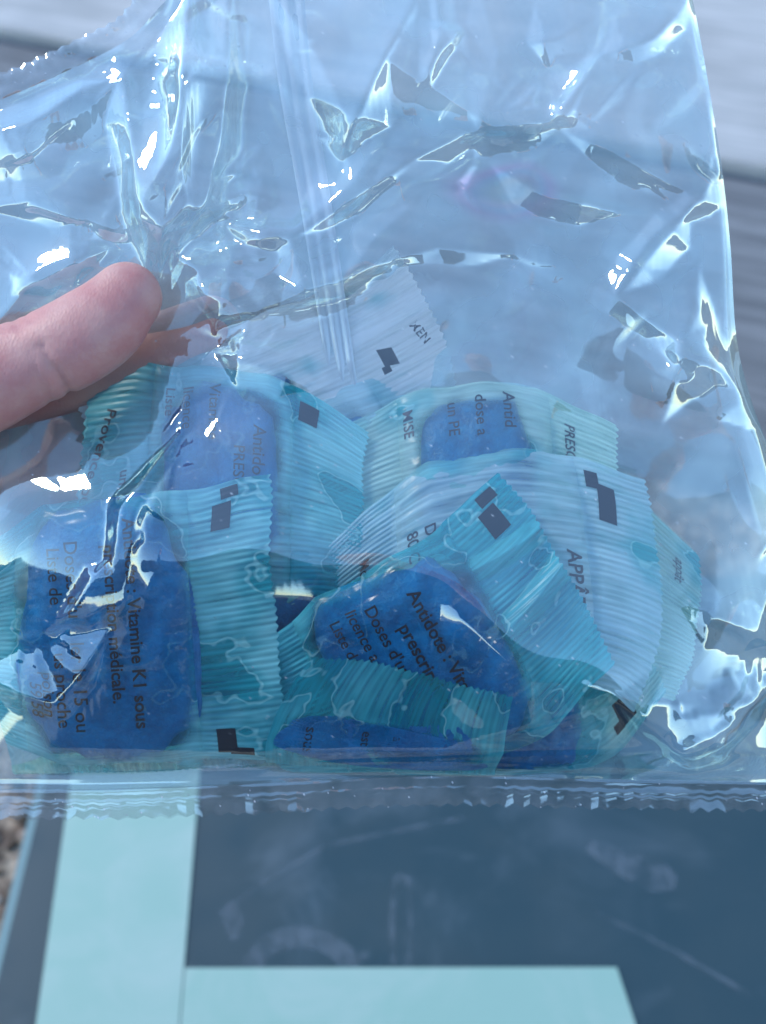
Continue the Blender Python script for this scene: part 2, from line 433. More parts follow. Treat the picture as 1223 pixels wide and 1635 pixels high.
NT_ = 240
class Sachet:
    def __init__(s, cx, cy, h0, th, W, B, seal, thick, seed, tt=0., tl=0., curl=(0., 0.), arch=0., folds=(), paste=(.86, .84), knurl=False, lo=1.0, bend=0., flare=(0., 0.), cup=(0., 0.), dry=0., hug=.55, poff=(0., 0.)):
        s.__dict__.update(locals())
        a = math.radians(th)
        s.d = np.array([math.cos(a), math.sin(a)]); s.u = np.array([math.sin(a), -math.cos(a)])
    def place(s, t, u):
        """in-plane shape: the packet bends, its ends flare or gather, its end cuts bow"""
        hb = s.B/2; ov = np.clip(np.abs(u)-hb*.6, 0, None)/(s.seal+hb*.4); top = u > 0
        t = t*(1+np.where(top, s.flare[0], s.flare[1])*ov) + s.bend*(u/(hb+s.seal))**2
        u = u + np.where(top, s.cup[0], s.cup[1])*ov*(2*t/s.W)**2
        return s.cx + s.d[0]*t + s.u[0]*u, s.cy + s.d[1]*t + s.u[1]*u
    def pillow(s, t, u):
        a = np.clip(1-np.abs(2*t/s.W)**3, 0, 1); b = np.clip(1-np.abs(2*u/s.B)**3, 0, 1)
        return np.sqrt(a*b + 1e-9)*(a*b > 0)
    def surf(s, t, u, side=1, off=0.0):
        """t along the text, u towards the top seal (photo px) -> world points"""
        t = np.asarray(t, float); u = np.asarray(u, float)
        hb = s.B/2
        bulge = s.pillow(t, u) * s.thick/2
        sealm = sstep(hb-6, hb+8, np.abs(u))
        ribs = np.sin(2*np.pi*t/9.6 + 1.2*perlin(t/90., u/120., s.seed+3))*(.07+.26*np.abs(perlin(t/60., u/50., s.seed+4)))*np.maximum(sealm, .25*(1-s.wet(t, u)))
        if s.knurl: ribs = ribs*np.where(np.sin(2*np.pi*u/22.) > 0, 1, -.8)
        gath = (1-sealm)*sstep(hb*.35, hb, np.abs(u))
        wr = 1.3*gath*perlin(t/26., u/150.+3, s.seed) + .5*(1-sealm)*perlin(t/13., u/190., s.seed+2)*(1-.6*s.wet(t, u)) + 0.9*perlin(t/70., u/90., s.seed+5)*(1-.5*sealm) + (.35+.3*s.wet(t, u))*perlin(t/18., u/34., s.seed+9)*(1-.7*sealm) + .22*np.abs(perlin(t/30.+u/40., u/22.-t/60., s.seed+17))*(1-sealm)
        z = s.h0 + s.tt*t*PXM/MM + s.tl*u*PXM/MM
        z = z + s.arch*((2*t/s.W)**2)
        ov = np.clip(np.abs(u)-hb, 0, None)/s.seal
        z = z + np.where(u > 0, s.curl[0], s.curl[1])*ov**2
        z = z + 2.2*perlin(t/170., u/170., s.seed+13)*sealm
        fo = 0
        for (t0, hh, ww, sl) in s.folds:
            dd = np.abs(t - t0 - sl*(u-hb))
            fo = fo + hh*np.clip(1-dd/ww, 0, 1)**.7*sstep(hb-70, hb-10, u)
        z = z + fo + wr*(1 if side > 0 else .8) + ribs + side*bulge + off
        # uneven outline
        tx = t + 13*perlin(u/90., t/160.+7, s.seed+21)*sstep(.5, 1., np.abs(2*t/s.W)) ; ux = u + 14*perlin(t/130., u/200.+2, s.seed+22)*sealm + np.sign(u)*5*(np.abs((t/13.) % 1-.5)*2-.5)*sstep(.75, 1., np.clip(np.abs(u)-hb, 0, None)/s.seal)
        x, y = s.place(tx, ux)
        z = z + s.hug*(front_base(x, y)-front_base(s.cx, s.cy))
        return W(*in_bag(x, y, z))
    def wet(s, t, u):
        p = s.paste; t = t-s.poff[0]; u = u-s.poff[1]
        r = (np.abs(2*t/(s.W*p[0]))**4 + np.abs(2*u/(s.B*p[1]))**4)**.25
        return 1-sstep(.82, 1.12, r + .16*perlin(t/60., u/60., s.seed+30))
    def build(s, label, wrap, lines=(), marks=()):
        base = W(s.cx, s.cy, s.h0 - s.thick/2)
        r = root('bait_sachet', base, label, 'sachet', 'blue bait sachets in the clear bag')
        mat = WRAPS[wrap]
        def sheet(name, u0, u1, nu, both):
            t = np.linspace(-s.W/2, s.W/2, NT_); u = np.linspace(u0, u1, nu)
            T, U = np.meshgrid(t, u, indexing='ij')
            f = grid_faces(NT_, nu); vs = []; fs = []; wt = []
            for k, side in enumerate((1, -1) if both else (1,)):
                vs.append(s.surf(T, U, side, 0 if side > 0 else -.15).reshape(-1, 3) - base)
                fs.append((f if side > 0 else f[:, ::-1]) + k*NT_*nu)
                wt.append(s.wet(T, U).ravel())
            me = mesh_from(name, np.concatenate(vs), np.concatenate(fs))
            attr(me, 'wet', np.concatenate(wt))
            oil = .5 + .8*fbm(T/130.+s.seed, U/150.+3, s.seed+50, 4) - .24 - s.dry + .10*s.wet(T, U)*(1-s.wet(T, U))*4 + .10*sstep(hb*.8, hb*1.05, np.abs(U))
            gra = 1 + .75*fbm(T/9., U/120., s.seed+60, 3) + .3*fbm(T/60., U/60., s.seed+62, 2) + (.10+.3*np.abs(perlin(T/70., U/60., s.seed+8)))*np.sin(2*np.pi*T/9.6 + 1.2*perlin(T/90., U/120., s.seed+3))*np.maximum(sstep(hb-6, hb+8, np.abs(U)), .35*(1-s.wet(T, U)))  # streaks of the film, plus the ribs' light and dark lines painted as opacity
            attr(me, 'oil', np.tile(oil.ravel(), len(vs))); attr(me, 'grain_ribs', np.tile(np.clip(gra, .3, 1.8).ravel(), len(vs)))
            return link(name, me, mat, r)
        hb = s.B/2
        wrp = sheet('wrapper', -hb, hb, 70, True)
        top = sheet('end_seal', hb, hb+s.seal, 34, True)
        bot = sheet('end_seal', -hb-s.seal*s.lo, -hb, 34, True)
        # the bait: a soft flattened block
        n, k = 64, 40
        lo = np.linspace(0, 2*np.pi, n, endpoint=False); la = np.linspace(-np.pi/2, np.pi/2, k)
        LO, LA = np.meshgrid(lo, la, indexing='ij')
        se = lambda v, e: np.sign(v)*np.abs(v)**e
        t = s.W/2*s.paste[0]*se(np.cos(LA), .6)*se(np.cos(LO), .72)
        u = s.B/2*s.paste[1]*se(np.cos(LA), .6)*se(np.sin(LO), .72)
        zz = se(np.sin(LA), .7)
        rr = 1 + .26*perlin(np.cos(LO)*1.3+5, np.sin(LO)*1.3+3, s.seed+40) + .08*perlin(np.cos(LO)*4+5, np.sin(LO)*4+3, s.seed+43)
        t = t*rr + s.poff[0]; u = u*rr + s.poff[1]
        lump = 1 + .55*fbm(t/55., u/55., s.seed+41, 4) - .4*np.abs(perlin(t/80.+4, u/80., s.seed+44))
        hh = np.minimum(s.pillow(np.clip(t, -s.W*.48, s.W*.48), np.clip(u, -s.B*.48, s.B*.48)), 1)*s.thick/2*.93*np.clip(lump, .55, 1.04)
        wr = 0.9*perlin(t/70., u/90., s.seed+5)
        z = s.h0 + s.tt*t*PXM/MM + s.tl*u*PXM/MM + s.arch*((2*t/s.W)**2) + zz*hh + wr - .35
        x, y = s.place(t, u)
        z = z + s.hug*(front_base(x, y)-front_base(s.cx, s.cy))
        P = W(*in_bag(x, y, z)).reshape(-1, 3) - base
        i = np.arange(n)[:, None]*k + np.arange(k-1)[None, :]
        j = ((np.arange(n)+1) % n)[:, None]*k + np.arange(k-1)[None, :]
        f = np.stack([i, j, j+1, i+1], -1).reshape(-1, 4)
        link('bait_paste', mesh_from('paste', P, f), M['paste'], r)
        for (txt, t0, u0, size, kw) in lines: s.text(top if u0 > hb else bot if u0 < -hb else wrp, base, txt, t0, u0, size, **kw)
        for (t0, u0, dt, du, *sk) in marks:
            sk = sk[0] if sk else 0
            nn = 12
            a = np.linspace(0, dt, nn); b = np.linspace(0, du, nn)
            A, Bq = np.meshgrid(a, b, indexing='ij')
            P = s.surf(t0 + A + sk*Bq, u0 + Bq, 1, .16).reshape(-1, 3) - base
            link('print_mark', mesh_from('mark', P, grid_faces(nn, nn)), M['ink'], top if u0 > hb-15 else bot if u0 < -hb else wrp)
        return r
    def text(s, r, base, txt, t0, u0, size, bold=.012, rot=0.0):
        cu = bpy.data.curves.new('t', 'FONT'); cu.body = txt; size = size*(.66 if size > 31.5 else 1); cu.size = size; cu.offset = bold*size; cu.resolution_u = 3
        o = bpy.data.objects.new('t', cu); COL.objects.link(o)
        dg = bpy.context.evaluated_depsgraph_get()
        me = bpy.data.meshes.new_from_object(o.evaluated_get(dg))
        bpy.data.objects.remove(o); bpy.data.curves.remove(cu)
        n = len(me.vertices); co = np.zeros(n*3, dtype=np.float32); me.vertices.foreach_get('co', co); co = co.reshape(-1, 3)
        ca, sa = math.cos(rot), math.sin(rot)
        t = t0 + co[:, 0]*ca - co[:, 1]*sa; u = u0 + co[:, 0]*sa + co[:, 1]*ca
        P = (s.surf(t, u, 1, .18) - base).astype(np.float32)
        me.vertices.foreach_set('co', P.ravel()); me.update()
        me.materials.clear(); me.name = 'print'
        link('printed_line', me, M['ink'], r)

K = {}
L_ = lambda *a, **k: (*a, k)
# back layer
s = Sachet(440, 662, -10, 70, 310, 240, 175, 5, 71, tl=.02, paste=(.4, .4), dry=.5, flare=(.0, -.2), bend=-30, cup=(-20, 0), hug=.0)
s.build('pale sachet at the top of the heap, its ribbed white end uppermost', 2,
        [L_('MEN', -40, 255, 20, rot=.2)], [(-30, 190, 30, 24, .3), (0, 184, 12, 14)])
s = Sachet(885, 925, -6, 96, 350, 250, 110, 10, 83, dry=.2, flare=(-.35, 0), bend=60, cup=(-24, 0))
s.build('sachet farthest right, only its pale end and blue edge showing', 3,
        [L_('appât', -130, 190, 34)], [])
s = Sachet(800, 1095, -6, 66, 400, 230, 120, 10, 91, curl=(2, 0), flare=(-.2, -.2), bend=-40)
s.build('greenish sachet at the bottom right with a black mark by the bag seal', 3,
        [], [(128, 150, 44, 30, .1), (158, 138, 16, 18)])
s = Sachet(215, 1135, -6, 172, 420, 170, 50, 9, 97)
s.build('sachet at the bottom left under the large one, a dark blue lens showing', 3, [], [])
s = Sachet(575, 790, -4, 58, 330, 210, 110, 9, 113, bend=30, flare=(-.2, -.3), dry=.1)
s.build('pale blue sachet behind the middle of the heap, between two darker blue ones', 4, [], [])
s = Sachet(505, 985, -3, 104, 330, 230, 90, 11, 127, bend=-30, flare=(-.3, -.3))
s.build('sachet deep in the gap between the lower left and middle ones', 1, [], [])
# middle layer
s = Sachet(350, 768, 2, 92, 360, 232, 112, 13, 31, tl=.03, curl=(0, -4), flare=(-.25, .25), bend=46, cup=(14, 30))
s.build('blue sachet at the upper left of the heap, right below the fingers', 0,
        [L_('Antidote', -95, 52, 44), L_('PRESCRI', -60, 22, 38), L_('Vitamine', -155, -20, 38), L_('licence', -150, -62, 36),
         L_('Liste', -150, -92, 36), L_('Provence ou', -120, -190, 38, rot=-.28), L_('un', -30, -160, 34)],
        [(-158, 126, 34, 28)])
s = Sachet(765, 800, 1, 86, 380, 240, 106, 12, 41, tl=0, arch=-3, bend=40, flare=(-.25, -.14), dry=.25, lo=1.85)
s.build('blue sachet at the top right of the heap with a mint green end', 3,
        [L_('PRESCR P', -150, 140, 36), L_('Antid', -175, 50, 40), L_('dose a', -170, 5, 38), L_('un PE', -165, -40, 38), L_('MISE', -165, -112, 34)],
        [(-120, -275, 40, 26, .2)])
s = Sachet(790, 905, 5, 84, 370, 300, 116, 11, 53, curl=(-3, -2), bend=70, flare=(.0, -.3), cup=(-36, 16), dry=.22, paste=(.42, .8), poff=(70, 0))
s.build('pale ribbed sachet right of centre with vertical capital letters', 4,
        [L_('NE', -62, 60, 46, bold=.02), L_('APPÂT', -30, 118, 48, bold=.02), L_('DI', -90, -105, 40), L_('80 C', -90, -135, 40), L_('Mon', -92, -210, 34)],
        [(-150, 180, 62, 28, .1), (-166, 162, 26, 22)])
# front layer
s = Sachet(168, 1020, 9, 86, 440, 284, 128, 15, 11, tl=.03, curl=(0, -3), bend=-14, flare=(.06, -.5), cup=(6, 40), hug=.35, paste=(.95, 1.0), lo=.3)
s.build('large blue sachet at the lower left with an upright ribbed cyan strip', 0,
        [L_('Antidote : Vitamine K1 sous', -190, 40, 29.5, bold=.02), L_('prescription médicale.', -150, 6, 28.5, bold=.02),
         L_('ler le 15 ou', 2, -56, 31), L_('us proche', 18, -84, 30), L_('poison', 50, -106, 28), L_('59 58', 70, -126, 27), L_('Doses d\'u', -160, -56, 31), L_('Liste de', -150, -84, 29)],
        [(-212, 190, 18, 28), (-188, 176, 40, 30), (158, 166, 46, 28), (192, 184, 16, 34)])
s = Sachet(675, 1078, 10, 61, 372, 300, 130, 15, 23, tl=.02, curl=(-2, -3), folds=((20, 4.5, 26, -.15), (-95, 3.0, 20, .2)), bend=-46, flare=(-.04, -.35), cup=(-12, 30), hug=.4, paste=(.95, .98))
s.build('blue sachet in the middle with slanting print and a folded clear end', 1,
        [L_('Antidote : Vitamin', -124, 40, 46, bold=.02), L_('prescription', -85, 2, 46, bold=.02), L_('Doses d\'une', -138, -32, 43), L_('licence a', -146, -62, 40), L_('Liste de', -140, -92, 38)],
        [(-178, 222, 18, 34, .0), (-156, 208, 46, 34)])
s = Sachet(612, 1204, 12, 11, 370, 104, 84, 11, 61, tl=.25, knurl=True, curl=(3, 0), paste=(.9, .9), lo=.12, bend=26, flare=(-.12, 0), cup=(-10, 0), dry=-.14)
s.build('sachet at the bottom centre with a knurled clear strip along its top', 1,
        [L_('sous', -130, 20, 40, rot=-1.5), L_('est', -40, 30, 34, rot=-1.5), L_('ans', 10, 30, 34, rot=-1.5)], [])

# ------------------------------------------------------------------ the clear bag
def curve(pts, n):
    pts = np.array(pts, float)
    d = np.r_[0, np.cumsum(np.linalg.norm(np.diff(pts, axis=0), axis=1))]
    # Catmull-Rom through the points, then even spacing
    out = []
    P = np.vstack([2*pts[0]-pts[1], pts, 2*pts[-1]-pts[-2]])
    for i in range(1, len(P)-2):
        tt = np.linspace(0, 1, 24, endpoint=False)[:, None]
        a, b, c, e = P[i-1], P[i], P[i+1], P[i+2]
        out.append(.5*((2*b)+(-a+c)*tt+(2*a-5*b+4*c-e)*tt**2+(-a+3*b-3*c+e)*tt**3))
    out = np.vstack(out+[pts[-1:]])
    d = np.r_[0, np.cumsum(np.linalg.norm(np.diff(out, axis=0), axis=1))]
    q = np.linspace(0, d[-1], n)
    return np.stack([np.interp(q, d, out[:, 0]), np.interp(q, d, out[:, 1])], -1)

TOP = [(-190, 236), (-90, 196), (0, 160), (110, 112), (205, 62), (262, 4), (330, -55), (470, -90), (800, -95), (1085, -95)]
RGT = [(1085, -95), (1106, 0), (1127, 110), (1152, 265), (1166, 390), (1176, 540), (1200, 640), (1228, 720), (1275, 880), (1300, 1060), (1318, 1250)]
BOT = [(-190, 1268), (0, 1262), (160, 1262), (420, 1252), (700, 1240), (1000, 1246), (1318, 1250)]
LFT = [(-190, 236), (-205, 600), (-210, 900), (-190, 1268)]

def coons(nu, nv):
    T, B, L, R = curve(TOP, nu), curve(BOT, nu), curve(LFT, nv), curve(RGT, nv)
    u = np.linspace(0, 1, nu)[:, None, None]; v = np.linspace(0, 1, nv)[None, :, None]
    P = (1-v)*T[:, None]+v*B[:, None]+(1-u)*L[None]+u*R[None] \
        - ((1-u)*(1-v)*T[0]+u*(1-v)*T[-1]+(1-u)*v*B[0]+u*v*B[-1])
    return P

def seg_dist(x, y, pts):
    """distance to a polyline and position along it (0..1)"""
    best = np.full(x.shape, 1e9); pos = np.zeros(x.shape)
    pts = np.array(pts, float); n = len(pts)-1
    for i in range(n):
        ax, ay = pts[i]; bx, by = pts[i+1]; dx, dy = bx-ax, by-ay
        k = np.clip(((x-ax)*dx+(y-ay)*dy)/(dx*dx+dy*dy), 0, 1)
        d = np.hypot(x-ax-k*dx, y-ay-k*dy)
        m_ = d < best; best = np.where(m_, d, best); pos = np.where(m_, (i+k)/n, pos)
    return best, pos

def facet(x, y, poly, rise, slope, steep=1.5):
    """a flat fold: rises along the given angle inside its outline, dropping off steeply at the far sides"""
    poly = np.array(poly, float)
    ar = sum(poly[i][0]*poly[(i+1) % len(poly)][1]-poly[(i+1) % len(poly)][0]*poly[i][1] for i in range(len(poly)))
    sg = 1 if ar > 0 else -1
    a = math.radians(rise); d = np.array([math.cos(a), -math.sin(a)])
    h = slope*((x*d[0]+y*d[1]) - (poly@d).min())
    for i in range(len(poly)):
        p, q = poly[i], poly[(i+1) % len(poly)]; e = q-p; L = np.hypot(*e)
        dist = sg*(e[0]*(y-p[1])-e[1]*(x-p[0]))/L
        h = np.minimum(h, steep*dist)
    return np.clip(h, 0, None)*PXM/MM

def fold(x, y, pts, a, wl, wr):
    best = np.full(x.shape, 1e9); side = np.zeros(x.shape); pos = np.zeros(x.shape)
    c = np.array(pts, float); n = len(c)-1
    for i in range(n):
        ax, ay = c[i]; dx, dy = c[i+1]-c[i]
        k = np.clip(((x-ax)*dx+(y-ay)*dy)/(dx*dx+dy*dy), 0, 1)
        d = np.hypot(x-ax-k*dx, y-ay-k*dy); m_ = d < best
        best = np.where(m_, d, best); side = np.where(m_, dx*(y-ay)-dy*(x-ax), side); pos = np.where(m_, (i+k)/n, pos)
    w = np.where(side > 0, wr, wl)
    w = w*(1+.10*perlin(x/70., y/70., int(a*100) % 60))
    tp = np.clip(np.minimum(pos, 1-pos)*3.4, .06, 1)
    w = w*tp
    q = np.clip(1-best/w, 0, 1)
    gentle = q*q*(1.6-.6*q)
    return a*tp*np.where(w < 70, q, gentle)

def ridge(x, y, pts, a, w, sharp=1.0):
    d, k = seg_dist(x, y, pts)
    taper = np.clip(np.minimum(k, 1-k)*5, .15, 1)
    return a*np.exp(-(d/w)**sharp)*taper

def crumple(x, y, seed, n, amp, rmin, rmax):
    r = np.random.RandomState(seed); h = 0*x
    for i in range(n):
        cx, cy = r.uniform(-150, 1300), r.uniform(-60, 1230); R = r.uniform(rmin, rmax); a = r.uniform(0, np.pi)
        rr = ((x-cx)**2+(y-cy)**2)/R**2
        d = (x-cx)*np.cos(a)+(y-cy)*np.sin(a)
        h += r.uniform(-amp, amp)*np.where(rr < 1, (R*.5-np.abs(d))*(1-rr)**2, 0)*PXM/MM
    return h

FACETS = [
 ([(858,200),(884,160),(962,84),(914,204)], 20, .5), ([(800,180),(866,117),(858,176)], 60, .6),
 ([(666,-40),(724,-30),(742,56),(690,150),(668,110)], 100, .5),
 ([(684,300),(762,240),(772,268),(740,318)], 40, .7), ([(690,306),(742,300),(780,352)], 80, .6),
 ([(-40,190),(130,124),(190,134),(100,212),(62,254),(-40,280)], 80, .34), ([(10,352),(50,318),(106,336),(204,392),(100,356)], 70, .5),
 ([(348,290),(428,222),(434,240),(402,284)], 60, .45),
 ([(1000,1118),(1110,1180),(1152,1204),(1090,1208),(1030,1150)], 60, .7), ([(1128,1086),(1230,1096),(1206,1140),(1150,1142)], 90, .6),
 ([(1084,948),(1110,944),(1100,986)], 70, .6), ([(1114,962),(1172,974),(1240,1004),(1240,1056),(1190,1030),(1120,988)], 85, .5),
 ([(1060,1170),(1180,1120),(1210,1150),(1150,1220),(1090,1230)], 100, .5),
 ([(80,985),(132,890),(172,890),(188,940),(150,1000)], 140, .6),
]
# long creases: a sharp crest, a steep face on one side and a long gentle one on the other
# (points left to right, height mm, width of the face above / left, width of the face below / right)
FOLDS = [
 ([(250,540),(420,498),(560,438),(700,398),(832,408)], 3.2, 190, 36), ([(460,392),(600,300),(740,214),(860,192),(918,186)], 3.2, 150, 34),
 ([(900,210),(925,150),(966,84)], 2.6, 40, 90), ([(546,262),(600,130),(684,-40)], 5.2, 190, 40),
 ([(640,190),(700,90),(744,40)], 3.6, 40, 160),
 ([(190,112),(214,250),(238,446)], 5.0, 60, 30), ([(306,-20),(282,230),(252,440)], 9.5, 58, 56), ([(374,-30),(352,240),(278,436)], 5.4, 30, 130),
 ([(-40,336),(50,318),(110,338),(206,392)], 2.4, 100, 26), ([(296,350),(398,304),(452,318)], 2.6, 70, 28),
 ([(362,360),(470,384),(490,470)], 3.0, 90, 34), ([(980,474),(1036,384),(1106,318)], 2.6, 110, 36),
 ([(368,380),(380,450),(344,528)], 3.6, 44, 100), ([(280,400),(330,440),(340,520)], 3., 30, 40),
 ([(980,1110),(1060,1146),(1116,1214)], 3.0, 60, 30), ([(1050,1190),(1150,1140),(1240,1080)], 3.2, 70, 30), ([(1080,960),(1160,968),(1260,1012)], 2.6, 120, 40),
 ([(1120,420),(1080,560),(1050,680)], 2.8, 40, 120), ([(1050,560),(1140,600),(1220,700)], 2.6, 70, 34),
 ([(284,686),(204,816),(188,936),(84,990)], 3.6, 46, 26), ([(-40,1074),(90,1114),(178,1008)], 2.4, 60, 26),
 ([(340,562),(420,586),(512,622)], 2.6, 70, 28),
 ([(780,260),(880,316),(992,342)], 2.0, 130, 26), ([(20,470),(70,420),(170,400)], 2.4, 60, 34),
 ([(560,560),(680,500),(760,470)], 1.4, 80, 40), ([(960,20),(890,60),(840,66)], 2.0, 30, 90), ([(440,40),(470,160),(540,300)], 1.6, 60, 90),
 ([(225,452),(360,400),(480,370),(566,296),(640,200)], 2.0, 120, 24), ([(800,404),(900,430),(990,476),(1090,560),(1190,650)], 2.2, 130, 24),
 ([(780,352),(690,306),(610,380),(556,446)], 1.8, 60, 30), ([(880,200),(980,240),(1110,318),(1160,330)], 2.0, 110, 24),
 ([(-60,300),(60,240),(190,128),(250,40)], 2.6, 80, 30), ([(376,436),(440,470),(560,446),(640,420)], 1.8, 60, 22),
 ([(-40,560),(40,460),(110,420),(220,440)], 2.4, 70, 30), ([(1150,262),(1060,380),(980,480),(940,580)], 1.8, 120, 26),
 ([(420,-40),(500,60),(560,180),(560,290)], 2.0, 120, 28), ([(760,-40),(800,80),(760,220)], 1.8, 90, 26), ([(960,90),(1040,60),(1110,-20)], 1.8, 80, 22),
 ([(300,520),(420,560),(560,600),(640,660)], 1.2, 90, 18), ([(700,560),(820,600),(960,690),(1060,800)], 1.2, 120, 20),
 ([(820,420),(900,560),(940,680)], 1.6, 120, 60), ([(1010,0),(960,200),(880,320)], 1.4, 180, 120),
]
RIDGES = [
 ([(278,694),(232,770),(196,830),(192,900),(186,940)], 3.2, 9, 1.2), ([(296,706),(250,780),(214,836),(208,890)], 2.2, 7, 1.2),
 ([(150,885),(160,930),(186,940)], 2.5, 8, 1.2), ([(-30,1072),(40,1108),(96,1116),(150,1060),(176,1010)], 2.0, 9, 1.1),
 ([(50,1034),(88,1108)], 2.4, 8, 1.), ([(88,1108),(110,1040)], 1.8, 10, 1.),
 ([(270,524),(470,490),(640,452),(822,410)], 1.6, 8, 1.), ([(480,372),(640,270),(760,212),(908,160)], 1.5, 7, 1.),
 ([(548,250),(600,120),(672,-20)], 1.8, 9, 1.), ([(236,60),(232,260),(238,440)], 3.2, 12, 1.2), ([(196,122),(216,260),(236,440)], 2.4, 9, 1.2),
 ([(366,-10),(344,260),(300,360),(268,440)], 2.8, 12, 1.3), ([(300,40),(280,240),(254,440)], 2.0, 14, 1.4),
 ([(370,420),(372,470),(346,524)], 3.0, 9, 1.2), ([(346,566),(420,590),(508,622)], 2.4, 8, 1.), ([(490,640),(512,622),(540,600)], 1.5, 6, 1.),
 ([(700,1192),(850,1150),(985,1114),(1064,1140)], 2.2, 9, 1.), ([(985,1114),(1050,1170),(1110,1214)], 2.4, 9, 1.),
 ([(1176,540),(1110,560),(1060,540)], 1.4, 9, 1.), ([(1100,440),(1110,500),(1070,560),(1060,640)], 2.0, 9, 1.2), ([(1152,270),(1100,300),(1080,330)], 1., 9, 1.),
 ([(1150,1000),(1200,1080),(1190,1150),(1110,1214)], 2.0, 9, 1.1), ([(1040,1220),(1100,1215),(1230,1190)], 2.0, 8, 1.),
 ([(480,370),(550,410),(640,440)], 1.0, 10, 1.), ([(420,600),(300,620),(280,690)], 1.4, 12, 1.2),
 ([(0,700),(100,690),(180,740)], 1.2, 14, 1.2), ([(120,690),(150,800),(110,900)], 1.3, 16, 1.3), ([(-20,920),(60,860),(130,830)], 1.3, 14, 1.2),
 ([(560,640),(700,590),(860,600),(960,680)], .8, 30, 1.5), ([(960,680),(1060,780),(1080,960)], .8, 30, 1.5),
]

def pinch(x, y):
    """both films come together between thumb and finger"""
    d = np.hypot((x-250)/150., (y-480)/110.)
    d2 = np.hypot((x-90)/230., (y-590)/130.)
    return np.exp(-d**2*1.2), np.exp(-d2**2*1.1)

def front_h(x, y):
    p1, p2 = pinch(x, y)
    h = front_base(x, y)
    h = h*(1-.95*np.maximum(p1, p2)) - .5*p2
    h = h + (4.5*fbm(x/330.+4, y/330., 3, 3))*(1-.75*sstep(650, 900, y))*(1-np.maximum(p1, p2)) * sstep(1245, 1100, y)
    fa = 0*x
    for poly, rise, sl, *st in FACETS: fa = fa + facet(x, y, poly, rise, sl*.9, st[0] if st else .7)
    for pts, a, wl, wr in FOLDS: fa = fa + fold(x, y, pts, a*1.45, wl*(1.55 if wl < 70 else 1), wr*(1.55 if wr < 70 else 1))
    h = h + fa
    for pts, a, w, sh in RIDGES: h = h + ridge(x, y, pts, a*.3, w*1.3, sh)
    h = h + crumple(x, y, 5, 60, .10, 90, 220)*(1-.8*sstep(800, 920, y)*(x < 960))
    edge = sstep(1256, 1190, y)
    return h*edge + (1-edge)*.3

def back_h(x, y):
    p1, p2 = pinch(x, y)
    h = back_base(x, y)
    h = h*(1-.95*p1) - 1.5*p2
    h = h + 2.5*fbm(x/260.+1, y/260.+9, 23, 2) + crumple(x, y, 15, 90, .25, 60, 200)
    edge = sstep(1256, 1190, y)
    return np.minimum(h, -.2)*edge - (1-edge)*.3

def relax(P, H0, Hb, lo, hi, pin, eps, iters, kb, ks, Xs=None):
    """let the film settle: nearly unstretchable sheet, so slack gathers into sharp creases and flat facets"""
    X = np.concatenate([P*PXM/MM, H0[..., None]], -1)
    B = np.concatenate([P*PXM/MM, Hb[..., None]], -1)
    if Xs is not None: X = np.where(pin[..., None], X, Xs)
    sets = []
    def add(di, dj, k, one):
        n0, n1 = X.shape[:2]
        a_i = np.arange(0, n0-di)
        if dj >= 0: a_j = np.arange(0, n1-dj)
        else: a_j = np.arange(-dj, n1)
        # two colours along the main direction keep each pass free of shared nodes
        for par in (0, 1):
            if di: ii = a_i[(a_i//di) % 2 == par]; jj = a_j
            else: ii = a_i; jj = a_j[(a_j//abs(dj)) % 2 == par]
            A = np.ix_(ii, jj); Bx = np.ix_(ii+di, jj+dj)
            r = np.linalg.norm(B[Bx]-B[A], axis=-1)
            e = .5*(eps[A]+eps[Bx])
            sets.append((A, Bx, r*(1+e), k, one))
    add(1, 0, 1., False); add(0, 1, 1., False); add(1, 1, .5, False); add(1, -1, .5, False)
    add(2, 0, kb, True); add(0, 2, kb, True); add(4, 0, kb*.5, True); add(0, 4, kb*.5, True)
    inv = np.where(pin, 0., 1.)
    for it in range(iters):
        for A, Bx, r, k, one in sets:
            d = X[Bx]-X[A]; L = np.sqrt((d*d).sum(-1))+1e-9
            c = (L-r)/L
            if one: c = np.minimum(c, 0)
            wa, wb = inv[A], inv[Bx]; w = wa+wb+1e-9
            d = d*(k*c/w)[..., None]
            X[A] += d*wa[..., None]; X[Bx] -= d*wb[..., None]
        X[..., 2] += ks*(H0-X[..., 2])*inv
        X[..., 2] = np.clip(X[..., 2], lo, hi)
    return X

